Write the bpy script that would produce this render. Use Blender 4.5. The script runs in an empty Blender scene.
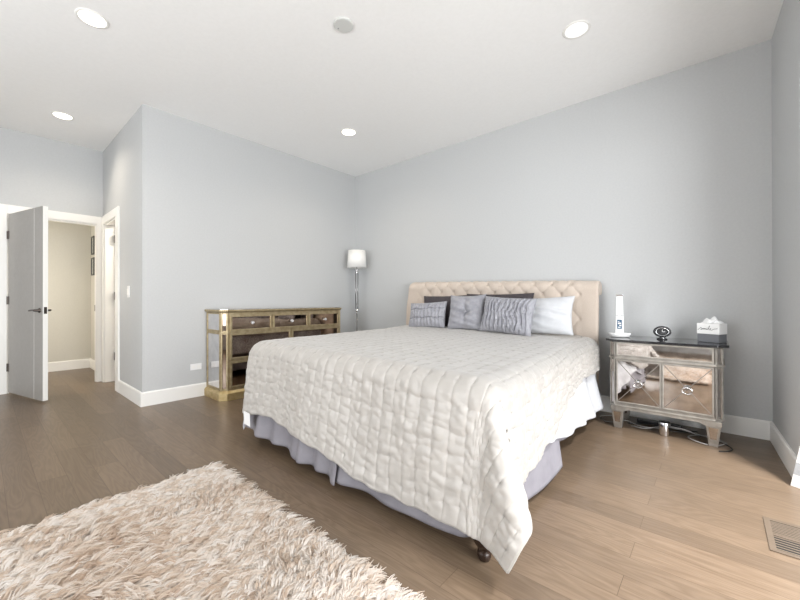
import bpy, bmesh, math, random
import numpy as np
from mathutils import Vector, Matrix, Euler

# ------------------------------------------------------------------ camera, world, lights
SC = bpy.context.scene
COL = SC.collection
PI = math.pi
R = math.radians
random.seed(7)
RNG = np.random.default_rng(7)

H = 3.017            # ceiling height
W = 4.636            # room width at the headboard wall
D1 = 2.841           # alcove corner
XE = -1.78           # wall with the hall door
YF = -6.3            # wall behind the camera
CA = 0.045           # splay of the right wall

cam_d = bpy.data.cameras.new('camera')
cam = bpy.data.objects.new('camera', cam_d)
COL.objects.link(cam)
cam_d.sensor_width = 36.0
cam_d.lens = 364.82 / 800 * 36.0
cam_d.clip_start = 0.02
cam.location = (4.321, -3.901, 1.05)
cam.rotation_euler = Euler((PI / 2 + 0.0024, 0.001, 0.7151), 'XYZ')
SC.camera = cam

wd = bpy.data.worlds.new('world')
SC.world = wd
wd.use_nodes = True
wd.node_tree.nodes['Background'].inputs[0].default_value = (0.92, 0.96, 1.0, 1)
wd.node_tree.nodes['Background'].inputs[1].default_value = 1.5

SC.view_settings.view_transform = 'Standard'
SC.view_settings.look = 'None'
SC.view_settings.gamma = 1.0
SC.view_settings.use_curve_mapping = False
SC.view_settings.exposure = 0.0


def area(name, loc, target, sx, sy, power, col, spread=180):
    d = bpy.data.lights.new(name, 'AREA')
    d.shape = 'RECTANGLE'
    d.size = sx
    d.size_y = sy
    d.energy = power
    d.color = col
    d.spread = R(spread)
    o = bpy.data.objects.new(name, d)
    COL.objects.link(o)
    o.location = loc
    v = Vector(target) - Vector(loc)
    o.rotation_euler = v.to_track_quat('-Z', 'Y').to_euler()
    return o


area('window_daylight_right', (6.5, -3.3, 1.3), (1.5, -1.7, 1.5), 2.6, 2.2, 215, (0.975, 0.985, 1.0))
area('window_high_daylight', (5.60, -1.95, 3.6), (4.2, -1.9, 0.0), 0.8, 0.3, 470, (0.985, 0.985, 1.0))
area('window_daylight_front', (2.0, -6.42, 1.5), (1.6, -1.0, 2.8), 3.0, 2.0, 112, (0.96, 0.98, 1.0))

# ------------------------------------------------------------------ materials
MATS = {}


def principled(name, col, rough=0.6, metal=0.0, spec=0.5, coat=0.0, sheen=0.0, trans=0.0):
    m = bpy.data.materials.new(name)
    m.use_nodes = True
    b = m.node_tree.nodes['Principled BSDF']
    b.inputs['Base Color'].default_value = (*col, 1)
    b.inputs['Roughness'].default_value = rough
    b.inputs['Metallic'].default_value = metal
    b.inputs['Specular IOR Level'].default_value = spec
    b.inputs['Coat Weight'].default_value = coat
    b.inputs['Sheen Weight'].default_value = sheen
    b.inputs['Transmission Weight'].default_value = trans
    MATS[name] = m
    return m


def noisy(name, c1, c2, scale=20, rough=0.6, metal=0.0, bump=0.0, bscale=None, stretch=(1, 1, 1), detail=4,
          lo=0.35, hi=0.65, rvar=0.0, **k):
    """procedural two-colour noise with optional bump"""
    m = principled(name, c1, rough, metal, **k)
    nt = m.node_tree
    N, L = nt.nodes, nt.links
    b = N['Principled BSDF']
    tc = N.new('ShaderNodeTexCoord')
    mp = N.new('ShaderNodeMapping')
    mp.inputs['Scale'].default_value = stretch
    L.new(tc.outputs['Object'], mp.inputs['Vector'])
    nz = N.new('ShaderNodeTexNoise')
    nz.inputs['Scale'].default_value = scale
    nz.inputs['Detail'].default_value = detail
    L.new(mp.outputs[0], nz.inputs['Vector'])
    cr = N.new('ShaderNodeValToRGB')
    cr.color_ramp.elements[0].position = lo
    cr.color_ramp.elements[1].position = hi
    cr.color_ramp.elements[0].color = (*c1, 1)
    cr.color_ramp.elements[1].color = (*c2, 1)
    L.new(nz.outputs['Fac'], cr.inputs[0])
    L.new(cr.outputs[0], b.inputs['Base Color'])
    if rvar:
        mr = N.new('ShaderNodeMapRange')
        mr.inputs['To Min'].default_value = max(0, rough - rvar)
        mr.inputs['To Max'].default_value = rough + rvar
        L.new(nz.outputs['Fac'], mr.inputs['Value'])
        L.new(mr.outputs[0], b.inputs['Roughness'])
    if bump:
        n2 = N.new('ShaderNodeTexNoise')
        n2.inputs['Scale'].default_value = bscale or scale
        n2.inputs['Detail'].default_value = 3
        L.new(mp.outputs[0], n2.inputs['Vector'])
        bp = N.new('ShaderNodeBump')
        bp.inputs['Strength'].default_value = bump
        bp.inputs['Distance'].default_value = 0.002
        L.new(n2.outputs['Fac'], bp.inputs['Height'])
        L.new(bp.outputs[0], b.inputs['Normal'])
    return m


M_wall = noisy('wall_paint', (0.515, 0.524, 0.526), (0.535, 0.544, 0.546), 60, 0.55, bump=0.15, bscale=250)
M_ceil = noisy('ceiling_paint', (0.90, 0.90, 0.89), (0.92, 0.92, 0.91), 40, 0.8, bump=0.1, bscale=200)
M_trim = principled('white_trim_paint', (0.86, 0.85, 0.82), 0.35)
M_door = noisy('door_paint', (0.36, 0.34, 0.315), (0.38, 0.36, 0.335), 30, 0.35)
M_hall = noisy('hall_paint', (0.60, 0.58, 0.52), (0.62, 0.60, 0.54), 60, 0.6)
M_creamdoor = principled('cream_door_paint', (0.80, 0.75, 0.66), 0.4)
M_bronze = principled('dark_bronze', (0.09, 0.075, 0.065), 0.3, 0.9)
M_linen = noisy('tan_linen', (0.56, 0.475, 0.40), (0.62, 0.535, 0.46), 220, 0.85, bump=0.5, bscale=500, sheen=0.2)
M_quilt = noisy('cream_quilt_fabric', (0.40, 0.378, 0.350), (0.435, 0.413, 0.385), 9, 0.42, bump=0.25, bscale=90, sheen=0.3)
M_skirt = noisy('lilac_grey_skirt_fabric', (0.22, 0.21, 0.235), (0.255, 0.245, 0.27), 12, 0.7, bump=0.2, bscale=120)
M_sheet = noisy('white_cotton', (0.56, 0.57, 0.59), (0.61, 0.62, 0.64), 15, 0.75, bump=0.3, bscale=60)
M_blanket = noisy('grey_marled_blanket', (0.30, 0.30, 0.34), (0.60, 0.60, 0.64), 70, 0.85, bump=0.5, bscale=120)
M_charcoal = noisy('charcoal_fabric', (0.045, 0.037, 0.042), (0.065, 0.055, 0.06), 100, 0.7, bump=0.2)
M_greysatin = noisy('silver_grey_satin', (0.27, 0.27, 0.30), (0.33, 0.33, 0.36), 25, 0.42, bump=0.3, bscale=80, sheen=0.2)
M_mirror = noisy('antiqued_mirror', (0.52, 0.48, 0.45), (0.68, 0.64, 0.61), 14, 0.035, 1.0, rvar=0.03)
M_dmirror = noisy('brown_reflection_mirror', (0.34, 0.26, 0.21), (0.48, 0.39, 0.32), 10, 0.03, 1.0, rvar=0.02)  # dresser mirrors: brown tint put into the colour as a dark reflection
M_smirror = noisy('clear_side_mirror', (0.66, 0.65, 0.66), (0.76, 0.75, 0.76), 14, 0.06, 1.0, rvar=0.03)
M_champ = noisy('champagne_metal_leaf', (0.30, 0.28, 0.25), (0.38, 0.355, 0.32), 20, 0.38, 0.65, bump=0.2)
M_gold = noisy('antique_gold_leaf', (0.36, 0.285, 0.165), (0.48, 0.395, 0.25), 22, 0.42, 0.6, bump=0.2)
M_brass = noisy('bright_gold_leaf', (0.44, 0.33, 0.15), (0.56, 0.44, 0.24), 22, 0.4, 0.6, bump=0.2)
M_pewter = principled('dark_pewter', (0.24, 0.22, 0.20), 0.4, 0.7)
M_black = principled('black_glass_top', (0.012, 0.012, 0.014), 0.08, coat=0.5)
M_blackp = principled('black_plastic', (0.02, 0.02, 0.022), 0.25)
M_chrome = principled('chrome', (0.75, 0.75, 0.76), 0.12, 1.0)
M_steel = principled('dark_steel', (0.28, 0.27, 0.27), 0.2, 1.0)
M_crystal = principled('crystal', (0.95, 0.95, 0.95), 0.05, spec=0.8, trans=0.6)
M_whitep = principled('white_plastic', (0.85, 0.85, 0.84), 0.3)
M_greyp = principled('grey_plastic', (0.16, 0.165, 0.18), 0.45)
M_tissue = principled('tissue_paper', (0.9, 0.9, 0.9), 0.9)
M_ink = principled('black_ink', (0.03, 0.03, 0.03), 0.6)
M_darkwood = noisy('dark_turned_wood', (0.016, 0.008, 0.005), (0.028, 0.014, 0.009), 30, 0.25, coat=0.2)
M_cable = principled('grey_cable', (0.30, 0.29, 0.28), 0.5)
M_cableb = principled('black_cable', (0.02, 0.02, 0.02), 0.5)
M_frame = principled('dark_picture_frame', (0.05, 0.05, 0.05), 0.4)
M_print = noisy('grey_print', (0.20, 0.21, 0.21), (0.42, 0.43, 0.43), 45, 0.6)
M_vent = noisy('wood_grille', (0.11, 0.08, 0.055), (0.14, 0.105, 0.075), 20, 0.45, stretch=(1, 8, 1))
M_ventd = principled('vent_duct_black', (0.01, 0.01, 0.01), 0.9)
M_band = noisy('grey_woven_band', (0.40, 0.41, 0.42), (0.46, 0.47, 0.48), 80, 0.8)
M_detector = principled('detector_grey', (0.62, 0.63, 0.61), 0.6)
M_foam = principled('mattress_ticking', (0.8, 0.8, 0.82), 0.8)

M_shade = principled('lamp_shade_fabric', (0.88, 0.87, 0.84), 0.8, trans=0.0)
M_screen = principled('blue_screen', (0.05, 0.09, 0.14), 0.15)
_b = M_screen.node_tree.nodes['Principled BSDF']
_b.inputs['Emission Color'].default_value = (0.10, 0.20, 0.32, 1)
_b.inputs['Emission Strength'].default_value = 0.25

M_glow = bpy.data.materials.new('downlight_lens')
M_glow.use_nodes = True
_n = M_glow.node_tree.nodes
_e = _n.new('ShaderNodeEmission')
_e.inputs[0].default_value = (1.0, 0.93, 0.80, 1)
_e.inputs[1].default_value = 6.0
M_glow.node_tree.links.new(_e.outputs[0], _n['Material Output'].inputs[0])
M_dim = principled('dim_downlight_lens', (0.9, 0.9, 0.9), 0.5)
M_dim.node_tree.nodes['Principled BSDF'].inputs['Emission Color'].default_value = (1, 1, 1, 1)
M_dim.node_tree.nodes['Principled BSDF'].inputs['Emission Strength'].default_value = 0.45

M_glass = bpy.data.materials.new('window_glass')
M_glass.use_nodes = True
_n = M_glass.node_tree.nodes
_t = _n.new('ShaderNodeBsdfTransparent')
_g = _n.new('ShaderNodeBsdfGlossy')
_g.inputs['Roughness'].default_value = 0.02
_mx = _n.new('ShaderNodeMixShader')
_mx.inputs[0].default_value = 0.06
M_glass.node_tree.links.new(_t.outputs[0], _mx.inputs[1])
M_glass.node_tree.links.new(_g.outputs[0], _mx.inputs[2])
M_glass.node_tree.links.new(_mx.outputs[0], _n['Material Output'].inputs[0])


def wood_floor():
    m = principled('oak_floor_boards', (0.25, 0.18, 0.12), 0.33)
    nt = m.node_tree
    N, L = nt.nodes, nt.links
    b = N['Principled BSDF']
    b.inputs['Specular IOR Level'].default_value = 0.55
    tc = N.new('ShaderNodeTexCoord')
    br = N.new('ShaderNodeTexBrick')
    br.offset = 0.37
    br.offset_frequency = 2
    br.squash = 1.0
    br.inputs['Scale'].default_value = 1.0
    br.inputs['Brick Width'].default_value = 1.35
    br.inputs['Row Height'].default_value = 0.127
    br.inputs['Mortar Size'].default_value = 0.0012
    br.inputs['Mortar Smooth'].default_value = 0.2
    br.inputs['Bias'].default_value = 0.0
    br.inputs['Color1'].default_value = (0, 0, 0, 1)
    br.inputs['Color2'].default_value = (1, 1, 1, 1)
    br.inputs['Mortar'].default_value = (0.5, 0.5, 0.5, 1)
    L.new(tc.outputs['Object'], br.inputs['Vector'])
    # per-board offset of the grain
    mp = N.new('ShaderNodeMapping')
    mp.inputs['Scale'].default_value = (1.0, 9.0, 1.0)
    ad = N.new('ShaderNodeVectorMath')
    ad.operation = 'MULTIPLY_ADD'
    L.new(br.outputs['Color'], ad.inputs[0])
    ad.inputs[1].default_value = (7.0, 3.0, 5.0)
    L.new(tc.outputs['Object'], ad.inputs[2])
    L.new(ad.outputs[0], mp.inputs['Vector'])
    nz = N.new('ShaderNodeTexNoise')
    nz.inputs['Scale'].default_value = 1.1
    nz.inputs['Detail'].default_value = 2.0
    nz.inputs['Distortion'].default_value = 0.4
    L.new(mp.outputs[0], nz.inputs['Vector'])
    # rings = contour lines of the noise -> cathedral grain
    mu = N.new('ShaderNodeMath')
    mu.operation = 'MULTIPLY'
    mu.inputs[1].default_value = 95.0
    L.new(nz.outputs['Fac'], mu.inputs[0])
    sn = N.new('ShaderNodeMath')
    sn.operation = 'SINE'
    L.new(mu.outputs[0], sn.inputs[0])
    fine = N.new('ShaderNodeTexNoise')
    fine.inputs['Scale'].default_value = 14
    fine.inputs['Detail'].default_value = 6
    mp2 = N.new('ShaderNodeMapping')
    mp2.inputs['Scale'].default_value = (0.5, 9.0, 1.0)
    L.new(ad.outputs[0], mp2.inputs['Vector'])
    L.new(mp2.outputs[0], fine.inputs['Vector'])
    mr = N.new('ShaderNodeMapRange')
    mr.inputs['From Min'].default_value = -1
    mr.inputs['From Max'].default_value = 1
    mr.inputs['To Min'].default_value = 0.0
    mr.inputs['To Max'].default_value = 0.2
    L.new(sn.outputs[0], mr.inputs['Value'])
    a2 = N.new('ShaderNodeMath')
    a2.operation = 'MULTIPLY_ADD'
    L.new(fine.outputs['Fac'], a2.inputs[0])
    a2.inputs[1].default_value = 0.6
    L.new(mr.outputs[0], a2.inputs[2])
    cr = N.new('ShaderNodeValToRGB')
    cr.color_ramp.elements[0].position = 0.12
    cr.color_ramp.elements[0].color = (0.118, 0.079, 0.049, 1)
    cr.color_ramp.elements[1].position = 0.85
    cr.color_ramp.elements[1].color = (0.225, 0.163, 0.110, 1)
    L.new(a2.outputs[0], cr.inputs[0])
    # board to board tone
    hs = N.new('ShaderNodeHueSaturation')
    mv = N.new('ShaderNodeMapRange')
    mv.inputs['To Min'].default_value = 0.87
    mv.inputs['To Max'].default_value = 1.14
    L.new(br.outputs['Color'], mv.inputs['Value'])
    L.new(mv.outputs[0], hs.inputs['Value'])
    L.new(cr.outputs[0], hs.inputs['Color'])
    mx = N.new('ShaderNodeMixRGB')
    mx.blend_type = 'MULTIPLY'
    mx.inputs[2].default_value = (0.55, 0.5, 0.45, 1)
    L.new(br.outputs['Fac'], mx.inputs[0])
    L.new(hs.outputs[0], mx.inputs[1])
    L.new(mx.outputs[0], b.inputs['Base Color'])
    rr = N.new('ShaderNodeMapRange')
    rr.inputs['To Min'].default_value = 0.30
    rr.inputs['To Max'].default_value = 0.42
    L.new(fine.outputs['Fac'], rr.inputs['Value'])
    L.new(rr.outputs[0], b.inputs['Roughness'])
    bp = N.new('ShaderNodeBump')
    bp.inputs['Strength'].default_value = 0.12
    bp.inputs['Distance'].default_value = 0.001
    L.new(a2.outputs[0], bp.inputs['Height'])
    L.new(bp.outputs[0], b.inputs['Normal'])
    return m


M_floor = wood_floor()

# rug pile: a dyed tone per tuft, kept as a mesh attribute
M_pile = principled('cream_shag_strands', (0.7, 0.6, 0.5), 0.8)
_nt = M_pile.node_tree
_at = _nt.nodes.new('ShaderNodeAttribute')
_at.attribute_name = 'strand_tone'
_cr = _nt.nodes.new('ShaderNodeValToRGB')
_cr.color_ramp.elements[0].color = (0.54, 0.41, 0.31, 1)
_cr.color_ramp.elements[1].color = (0.87, 0.83, 0.79, 1)
_el = _cr.color_ramp.elements.new(0.3)
_el.color = (0.69, 0.58, 0.48, 1)
_el = _cr.color_ramp.elements.new(0.6)
_el.color = (0.79, 0.72, 0.65, 1)
_nt.links.new(_at.outputs['Fac'], _cr.inputs[0])
_pb = _nt.nodes['Principled BSDF']
_nt.links.new(_cr.outputs[0], _pb.inputs['Base Color'])
_tr = _nt.nodes.new('ShaderNodeBsdfTranslucent')
_nt.links.new(_cr.outputs[0], _tr.inputs[0])
_ms = _nt.nodes.new('ShaderNodeMixShader')
_ms.inputs[0].default_value = 0.4
_nt.links.new(_pb.outputs[0], _ms.inputs[1])
_nt.links.new(_tr.outputs[0], _ms.inputs[2])
_nt.links.new(_ms.outputs[0], _nt.nodes['Material Output'].inputs[0])
M_rugbase = noisy('rug_backing', (0.50, 0.40, 0.31), (0.62, 0.52, 0.42), 30, 0.95)


# ------------------------------------------------------------------ mesh helpers
def box(bm, x0, x1, y0, y1, z0, z1, bev=0.0):
    vs = [bm.verts.new(p) for p in ((x0, y0, z0), (x1, y0, z0), (x1, y1, z0), (x0, y1, z0),
                                    (x0, y0, z1), (x1, y0, z1), (x1, y1, z1), (x0, y1, z1))]
    fs = [bm.faces.new([vs[i] for i in f]) for f in
          ((0, 3, 2, 1), (4, 5, 6, 7), (0, 1, 5, 4), (1, 2, 6, 5), (2, 3, 7, 6), (3, 0, 4, 7))]
    if bev > 0:
        es = list({e for f in fs for e in f.edges})
        bmesh.ops.bevel(bm, geom=es, offset=bev, segments=2, profile=0.6, affect='EDGES')


def prism(bm, poly, z0, z1, poly1=None):
    """poly in xy extruded in z; optional other top outline"""
    p1 = poly1 or poly
    a = [bm.verts.new((x, y, z0)) for x, y in poly]
    b = [bm.verts.new((x, y, z1)) for x, y in p1]
    n = len(poly)
    bm.faces.new(a[::-1])
    bm.faces.new(b)
    for i in range(n):
        j = (i + 1) % n
        bm.faces.new((a[i], a[j], b[j], b[i]))


def bar(bm, p, q, w, t, nrm=(0, -1, 0)):
    """rectangular bar from p to q; w across, t along nrm"""
    p, q, n = Vector(p), Vector(q), Vector(nrm).normalized()
    d = (q - p).normalized()
    s = d.cross(n).normalized()
    c = []
    for e in (p, q):
        for a, b in ((-1, 0), (1, 0), (1, 1), (-1, 1)):
            c.append(bm.verts.new(e + s * (a * w / 2) + n * (b * t)))
    for f in ((0, 1, 2, 3), (7, 6, 5, 4), (0, 4, 5, 1), (1, 5, 6, 2), (2, 6, 7, 3), (3, 7, 4, 0)):
        bm.faces.new([c[i] for i in f])


def lathe(bm, prof, c=(0, 0, 0), seg=24, axis='z', sx=1.0, sy=1.0):
    rings = []
    for r, h in prof:
        ring = []
        for k in range(seg):
            a = 2 * PI * k / seg
            u, v = r * math.cos(a) * sx, r * math.sin(a) * sy
            if axis == 'z':
                p = (c[0] + u, c[1] + v, c[2] + h)
            elif axis == 'y':
                p = (c[0] + u, c[1] - h, c[2] + v)
            else:
                p = (c[0] + h, c[1] + u, c[2] + v)
            ring.append(bm.verts.new(p))
        rings.append(ring)
    for a, b in zip(rings, rings[1:]):
        for k in range(seg):
            j = (k + 1) % seg
            bm.faces.new((a[k], a[j], b[j], b[k]))
    bm.faces.new(rings[0][::-1])
    bm.faces.new(rings[-1])


def tube(bm, pts, r, seg=8, closed=False, caps=True):
    pts = [Vector(p) for p in pts]
    n = len(pts)
    rings = []
    up = Vector((0, 0, 1))
    for i, p in enumerate(pts):
        if closed:
            d = pts[(i + 1) % n] - pts[i - 1]
        else:
            d = pts[min(i + 1, n - 1)] - pts[max(i - 1, 0)]
        d.normalize()
        u = up if abs(d.z) < 0.95 else Vector((1, 0, 0))
        s = d.cross(u).normalized()
        t = s.cross(d)
        rr = r[i] if isinstance(r, (list, tuple)) else r
        rings.append([bm.verts.new(p + s * math.cos(2 * PI * k / seg) * rr + t * math.sin(2 * PI * k / seg) * rr)
                      for k in range(seg)])
    m = n if closed else n - 1
    for i in range(m):
        a, b = rings[i], rings[(i + 1) % n]
        for k in range(seg):
            j = (k + 1) % seg
            bm.faces.new((a[k], a[j], b[j], b[k]))
    if not closed and caps:
        bm.faces.new(rings[0][::-1])
        bm.faces.new(rings[-1])


def smoothpts(pts, n=8):
    """Catmull-Rom through pts"""
    P = [Vector(p) for p in pts]
    P = [P[0] * 2 - P[1]] + P + [P[-1] * 2 - P[-2]]
    out = []
    for i in range(1, len(P) - 2):
        for k in range(n):
            t = k / n
            a, b, c, d = P[i - 1], P[i], P[i + 1], P[i + 2]
            out.append(0.5 * ((2 * b) + (c - a) * t + (2 * a - 5 * b + 4 * c - d) * t * t + (3 * b - a - 3 * c + d) * t ** 3))
    out.append(P[-2])
    return out


ORG = {}


def obj(name, bm, mat, parent=None, smooth=False, bevel=0.0, label=None, kind=None, solid=0.0):
    if parent is not None:
        o = ORG.get(parent.name, (0, 0, 0))
        if any(o):
            bmesh.ops.translate(bm, verts=bm.verts, vec=(-o[0], -o[1], -o[2]))
    if solid == 0.0:
        bmesh.ops.recalc_face_normals(bm, faces=bm.faces)
    me = bpy.data.meshes.new(name)
    bm.to_mesh(me)
    bm.free()
    if smooth:
        for p in me.polygons:
            p.use_smooth = True
    me.materials.append(mat)
    o = bpy.data.objects.new(name, me)
    COL.objects.link(o)
    if parent is not None:
        o.parent = parent
        ORG[o.name] = ORG.get(parent.name, (0, 0, 0))
    if bevel:
        md = o.modifiers.new('bevel', 'BEVEL')
        md.width = bevel
        md.segments = 2
        md.limit_method = 'ANGLE'
        md.angle_limit = R(40)
        if smooth is False:
            pass
    if solid:
        md = o.modifiers.new('solid', 'SOLIDIFY')
        md.thickness = solid
        md.offset = -1
    if label:
        o['label'] = label
    if kind:
        o['kind'] = kind
    return o


def tag(o, label, cat, group=None):
    o['label'] = label
    o['category'] = cat
    if group:
        o['group'] = group
    return o


def thing(name, label, cat, loc=(0, 0, 0), rot=(0, 0, 0), group=None, local=False):
    """Empty at the thing's base; children are built in world space unless local"""
    o = bpy.data.objects.new(name, None)
    COL.objects.link(o)
    o.empty_display_size = 0.1
    o.location = loc
    o.rotation_euler = rot
    tag(o, label, cat, group)
    ORG[o.name] = (0, 0, 0) if local else tuple(loc)
    return o


def B():
    return bmesh.new()


def bx(*a, **k):
    bm = B()
    box(bm, *a, **k)
    return bm


def boxes(lst, bev=0.0):
    bm = B()
    for a in lst:
        box(bm, *a, bev=bev)
    return bm


def struct(name, bm, mat, parent=None, **k):
    return obj(name, bm, mat, parent, kind='structure', **k)


def copy_tree(o, parent=None):
    c = o.copy()
    COL.objects.link(c)
    c.parent = parent
    for ch in list(o.children):
        copy_tree(ch, c)
    return c


# value noise on arrays
_T = RNG.random((256, 256))


def vnoise(x, y):
    xi = np.floor(x).astype(int)
    yi = np.floor(y).astype(int)
    fx = x - xi
    fy = y - yi
    fx = fx * fx * (3 - 2 * fx)
    fy = fy * fy * (3 - 2 * fy)
    a = _T[xi % 256, yi % 256]
    b = _T[(xi + 1) % 256, yi % 256]
    c = _T[xi % 256, (yi + 1) % 256]
    d = _T[(xi + 1) % 256, (yi + 1) % 256]
    return (a * (1 - fx) + b * fx) * (1 - fy) + (c * (1 - fx) + d * fx) * fy - 0.5


def grid_mesh(P, mask=None, uv=None):
    """P: (n,m,3) array -> bmesh-free mesh object data"""
    n, m, _ = P.shape
    idx = np.arange(n * m).reshape(n, m)
    q = np.stack([idx[:-1, :-1], idx[1:, :-1], idx[1:, 1:], idx[:-1, 1:]], -1).reshape(-1, 4)
    me = bpy.data.meshes.new('grid')
    me.from_pydata([tuple(v) for v in P.reshape(-1, 3)], [], [tuple(int(k) for k in f) for f in q])
    return me


def grid_obj(name, P, mat, parent=None, solid=0.0, off=-1, label=None):
    me = grid_mesh(P)
    me.name = name
    for p in me.polygons:
        p.use_smooth = True
    me.materials.append(mat)
    o = bpy.data.objects.new(name, me)
    COL.objects.link(o)
    if parent is not None:
        o.parent = parent
        og = ORG.get(parent.name, (0, 0, 0))
        if any(og):
            me.transform(Matrix.Translation((-og[0], -og[1], -og[2])))
        ORG[o.name] = og
    if solid:
        md = o.modifiers.new('solid', 'SOLIDIFY')
        md.thickness = solid
        md.offset = off
    if label:
        o['label'] = label
    return o


# ------------------------------------------------------------------ room shell
def wr(y):                       # x of the right wall's face at a given y
    return W + math.tan(CA) * (-y)


T = 0.12
struct('floor', boxes([(-4.6, 5.3, YF - 0.1, 0.12, -0.1, 0.0)]), M_floor)
struct('ceiling', boxes([(-4.6, 5.3, YF - 0.1, 0.12, H, H + 0.1)]), M_ceil)
struct('wall_back', boxes([(-T, wr(0) + 0.3, 0, T, 0, H)]), M_wall)
struct('wall_left', boxes([(-T, 0, -D1 + T, 0, 0, H)]), M_wall)

# right wall, with a floor-length window opening past the frame of the photo
RY0, RY1, RZ1 = -0.885, -4.70, 2.40


def rwall(y0, y1, z0, z1, d0=0.0, d1=T):
    bm = B()
    prism(bm, [(wr(y0) + d0, y0), (wr(y0) + d1, y0), (wr(y1) + d1, y1), (wr(y1) + d0, y1)], z0, z1)
    return bm


bm = B()
for (a, b, z0, z1) in ((0, RY0, 0, H), (RY0, RY1, RZ1, H), (RY1, YF, 0, H)):
    prism(bm, [(wr(a), a), (wr(a) + T, a), (wr(b) + T, b), (wr(b), b)], z0, z1)
struct('wall_right', bm, M_wall)

# wall behind the camera with a wide window
bm = boxes([(XE, 0.4, YF - T, YF, 0, H), (3.6, 5.2, YF - T, YF, 0, H), (0.4, 3.6, YF - T, YF, 0, 0.6),
            (0.4, 3.6, YF - T, YF, 2.6, H)])
struct('wall_front', bm, M_wall)

# alcove side wall with its doorway
SX0, SX1, DZ = -1.67, -1.03, 2.05
bm = boxes([(XE, SX0, -D1, -D1 + T, 0, H), (SX1, 0, -D1, -D1 + T, 0, H), (SX0, SX1, -D1, -D1 + T, DZ, H)])
struct('wall_side', bm, M_wall)
# alcove end wall with the hall doorway
HY0, HY1 = -2.905, -3.70
TE = 0.06
bm = boxes([(XE - TE, XE, HY0, -D1 + T, 0, H), (XE - TE, XE, YF, HY1, 0, H), (XE - TE, XE, HY1, HY0, DZ, H)])
struct('wall_end', bm, M_wall)

# hall beyond
struct('wall_hall_end', boxes([(-3.30, -3.18, -4.6, -2.70, 0, H)]), M_hall)
struct('wall_hall_right', boxes([(-3.18, XE - T, -2.745, -2.64, 0, H)]), M_hall)
struct('wall_hall_left', boxes([(-3.18, XE - T, -4.6, -4.5, 0, H)]), M_hall)
# closet beyond the side doorway
struct('wall_closet_left', boxes([(-1.90, -1.80, -D1 + T, -1.3, 0, H)]), M_creamdoor)
struct('wall_closet_back', boxes([(-1.8, -T, -1.4, -1.3, 0, H)]), M_creamdoor)


def baseboard(name, segs, mat=M_trim, h=0.142, t=0.016):
    """segs: list of (x0,y0,x1,y1, nx,ny): base line on the wall and normal into the room"""
    bm = B()
    for (x0, y0, x1, y1, nx, ny) in segs:
        prism(bm, [(x0, y0), (x1, y1), (x1 + nx * t, y1 + ny * t), (x0 + nx * t, y0 + ny * t)], 0, h - 0.012)
        prism(bm, [(x0, y0), (x1, y1), (x1 + nx * t, y1 + ny * t), (x0 + nx * t, y0 + ny * t)], h - 0.012, h,
              [(x0, y0), (x1, y1), (x1 + nx * t * .6, y1 + ny * t * .6), (x0 + nx * t * .6, y0 + ny * t * .6)])
    return struct(name, bm, mat)


baseboard('baseboard_left', [(0, -D1 - 0.016, 0, 0, 1, 0)])
baseboard('baseboard_back', [(0.016, 0, W, 0, 0, -1)])
baseboard('baseboard_right', [(wr(0), -0.016, wr(RY0), RY0, -1, 0)])
baseboard('baseboard_side', [(SX1 + 0.145, -D1, 0, -D1, 0, -1)])
baseboard('baseboard_hall', [(-3.18, -4.5, -3.18, -2.745, 1, 0), (-3.164, -2.745, XE - T, -2.745, 0, -1)])

# door casings (trim)
c = 0.018
struct('trim_1', boxes([(XE, XE + c, HY0, HY0 + 0.060, 0, DZ + 0.1), (XE, XE + c, HY1 - 0.09, HY1, 0, DZ + 0.1),
                        (XE, XE + c, HY1, HY0, DZ, DZ + 0.1),
                        (XE - TE, XE, HY0 - 0.010, HY0, 0, DZ), (XE - TE, XE, HY1, HY1 + 0.018, 0, DZ),
                        (XE - TE, XE, HY1 + 0.018, HY0 - 0.010, DZ - 0.018, DZ)]), M_trim, bevel=0.002)
struct('trim_2', boxes([(SX1, SX1 + 0.145, -D1 - c, -D1, 0, DZ + 0.1), (XE + c, SX0, -D1 - c, -D1, 0, DZ + 0.1),
                        (SX0, SX1, -D1 - c, -D1, DZ, DZ + 0.1),
                        (SX1 - 0.018, SX1, -D1, -D1 + T, 0, DZ), (SX0, SX0 + 0.018, -D1, -D1 + T, 0, DZ),
                        (SX0 + 0.018, SX1 - 0.018, -D1, -D1 + T, DZ - 0.018, DZ)]), M_trim, bevel=0.002)

# right window: frame, mullion, glass
w1 = bpy.data.objects.new('window_1', None)
COL.objects.link(w1)
w1['kind'] = 'structure'
w1.location = (wr(-2.3), -2.3, 0)
ORG['window_1'] = tuple(w1.location)
bm = B()
for (a, b, z0, z1) in ((RY0, RY0 - .06, 0, RZ1), (RY1 + .06, RY1, 0, RZ1), (-2.27, -2.33, 0, RZ1), (-3.47, -3.53, 0, RZ1),
                       (RY0, RY1, 0.0, 0.06), (RY0, RY1, RZ1 - .06, RZ1)):
    prism(bm, [(wr(a) + .085, a), (wr(a) + .118, a), (wr(b) + .118, b), (wr(b) + .085, b)], z0, z1)
struct('window_frame', bm, M_trim, w1)
bm = B()
for a, b in ((RY0 - .06, -2.27), (-2.33, -3.47), (-3.53, RY1 + .06)):
    prism(bm, [(wr(a) + .098, a), (wr(a) + .104, a), (wr(b) + .104, b), (wr(b) + .098, b)], .06, RZ1 - .06)
struct('window_glass', bm, M_glass, w1)
bm = B()
for (a, b, z0, z1) in ((RY1, RY1 - .09, 0, RZ1 + .09), (-1.2, RY1, RZ1, RZ1 + .09)):
    prism(bm, [(wr(a) - .018, a), (wr(a), a), (wr(b), b), (wr(b) - .018, b)], z0, z1)
struct('trim_3', bm, M_trim)

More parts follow.
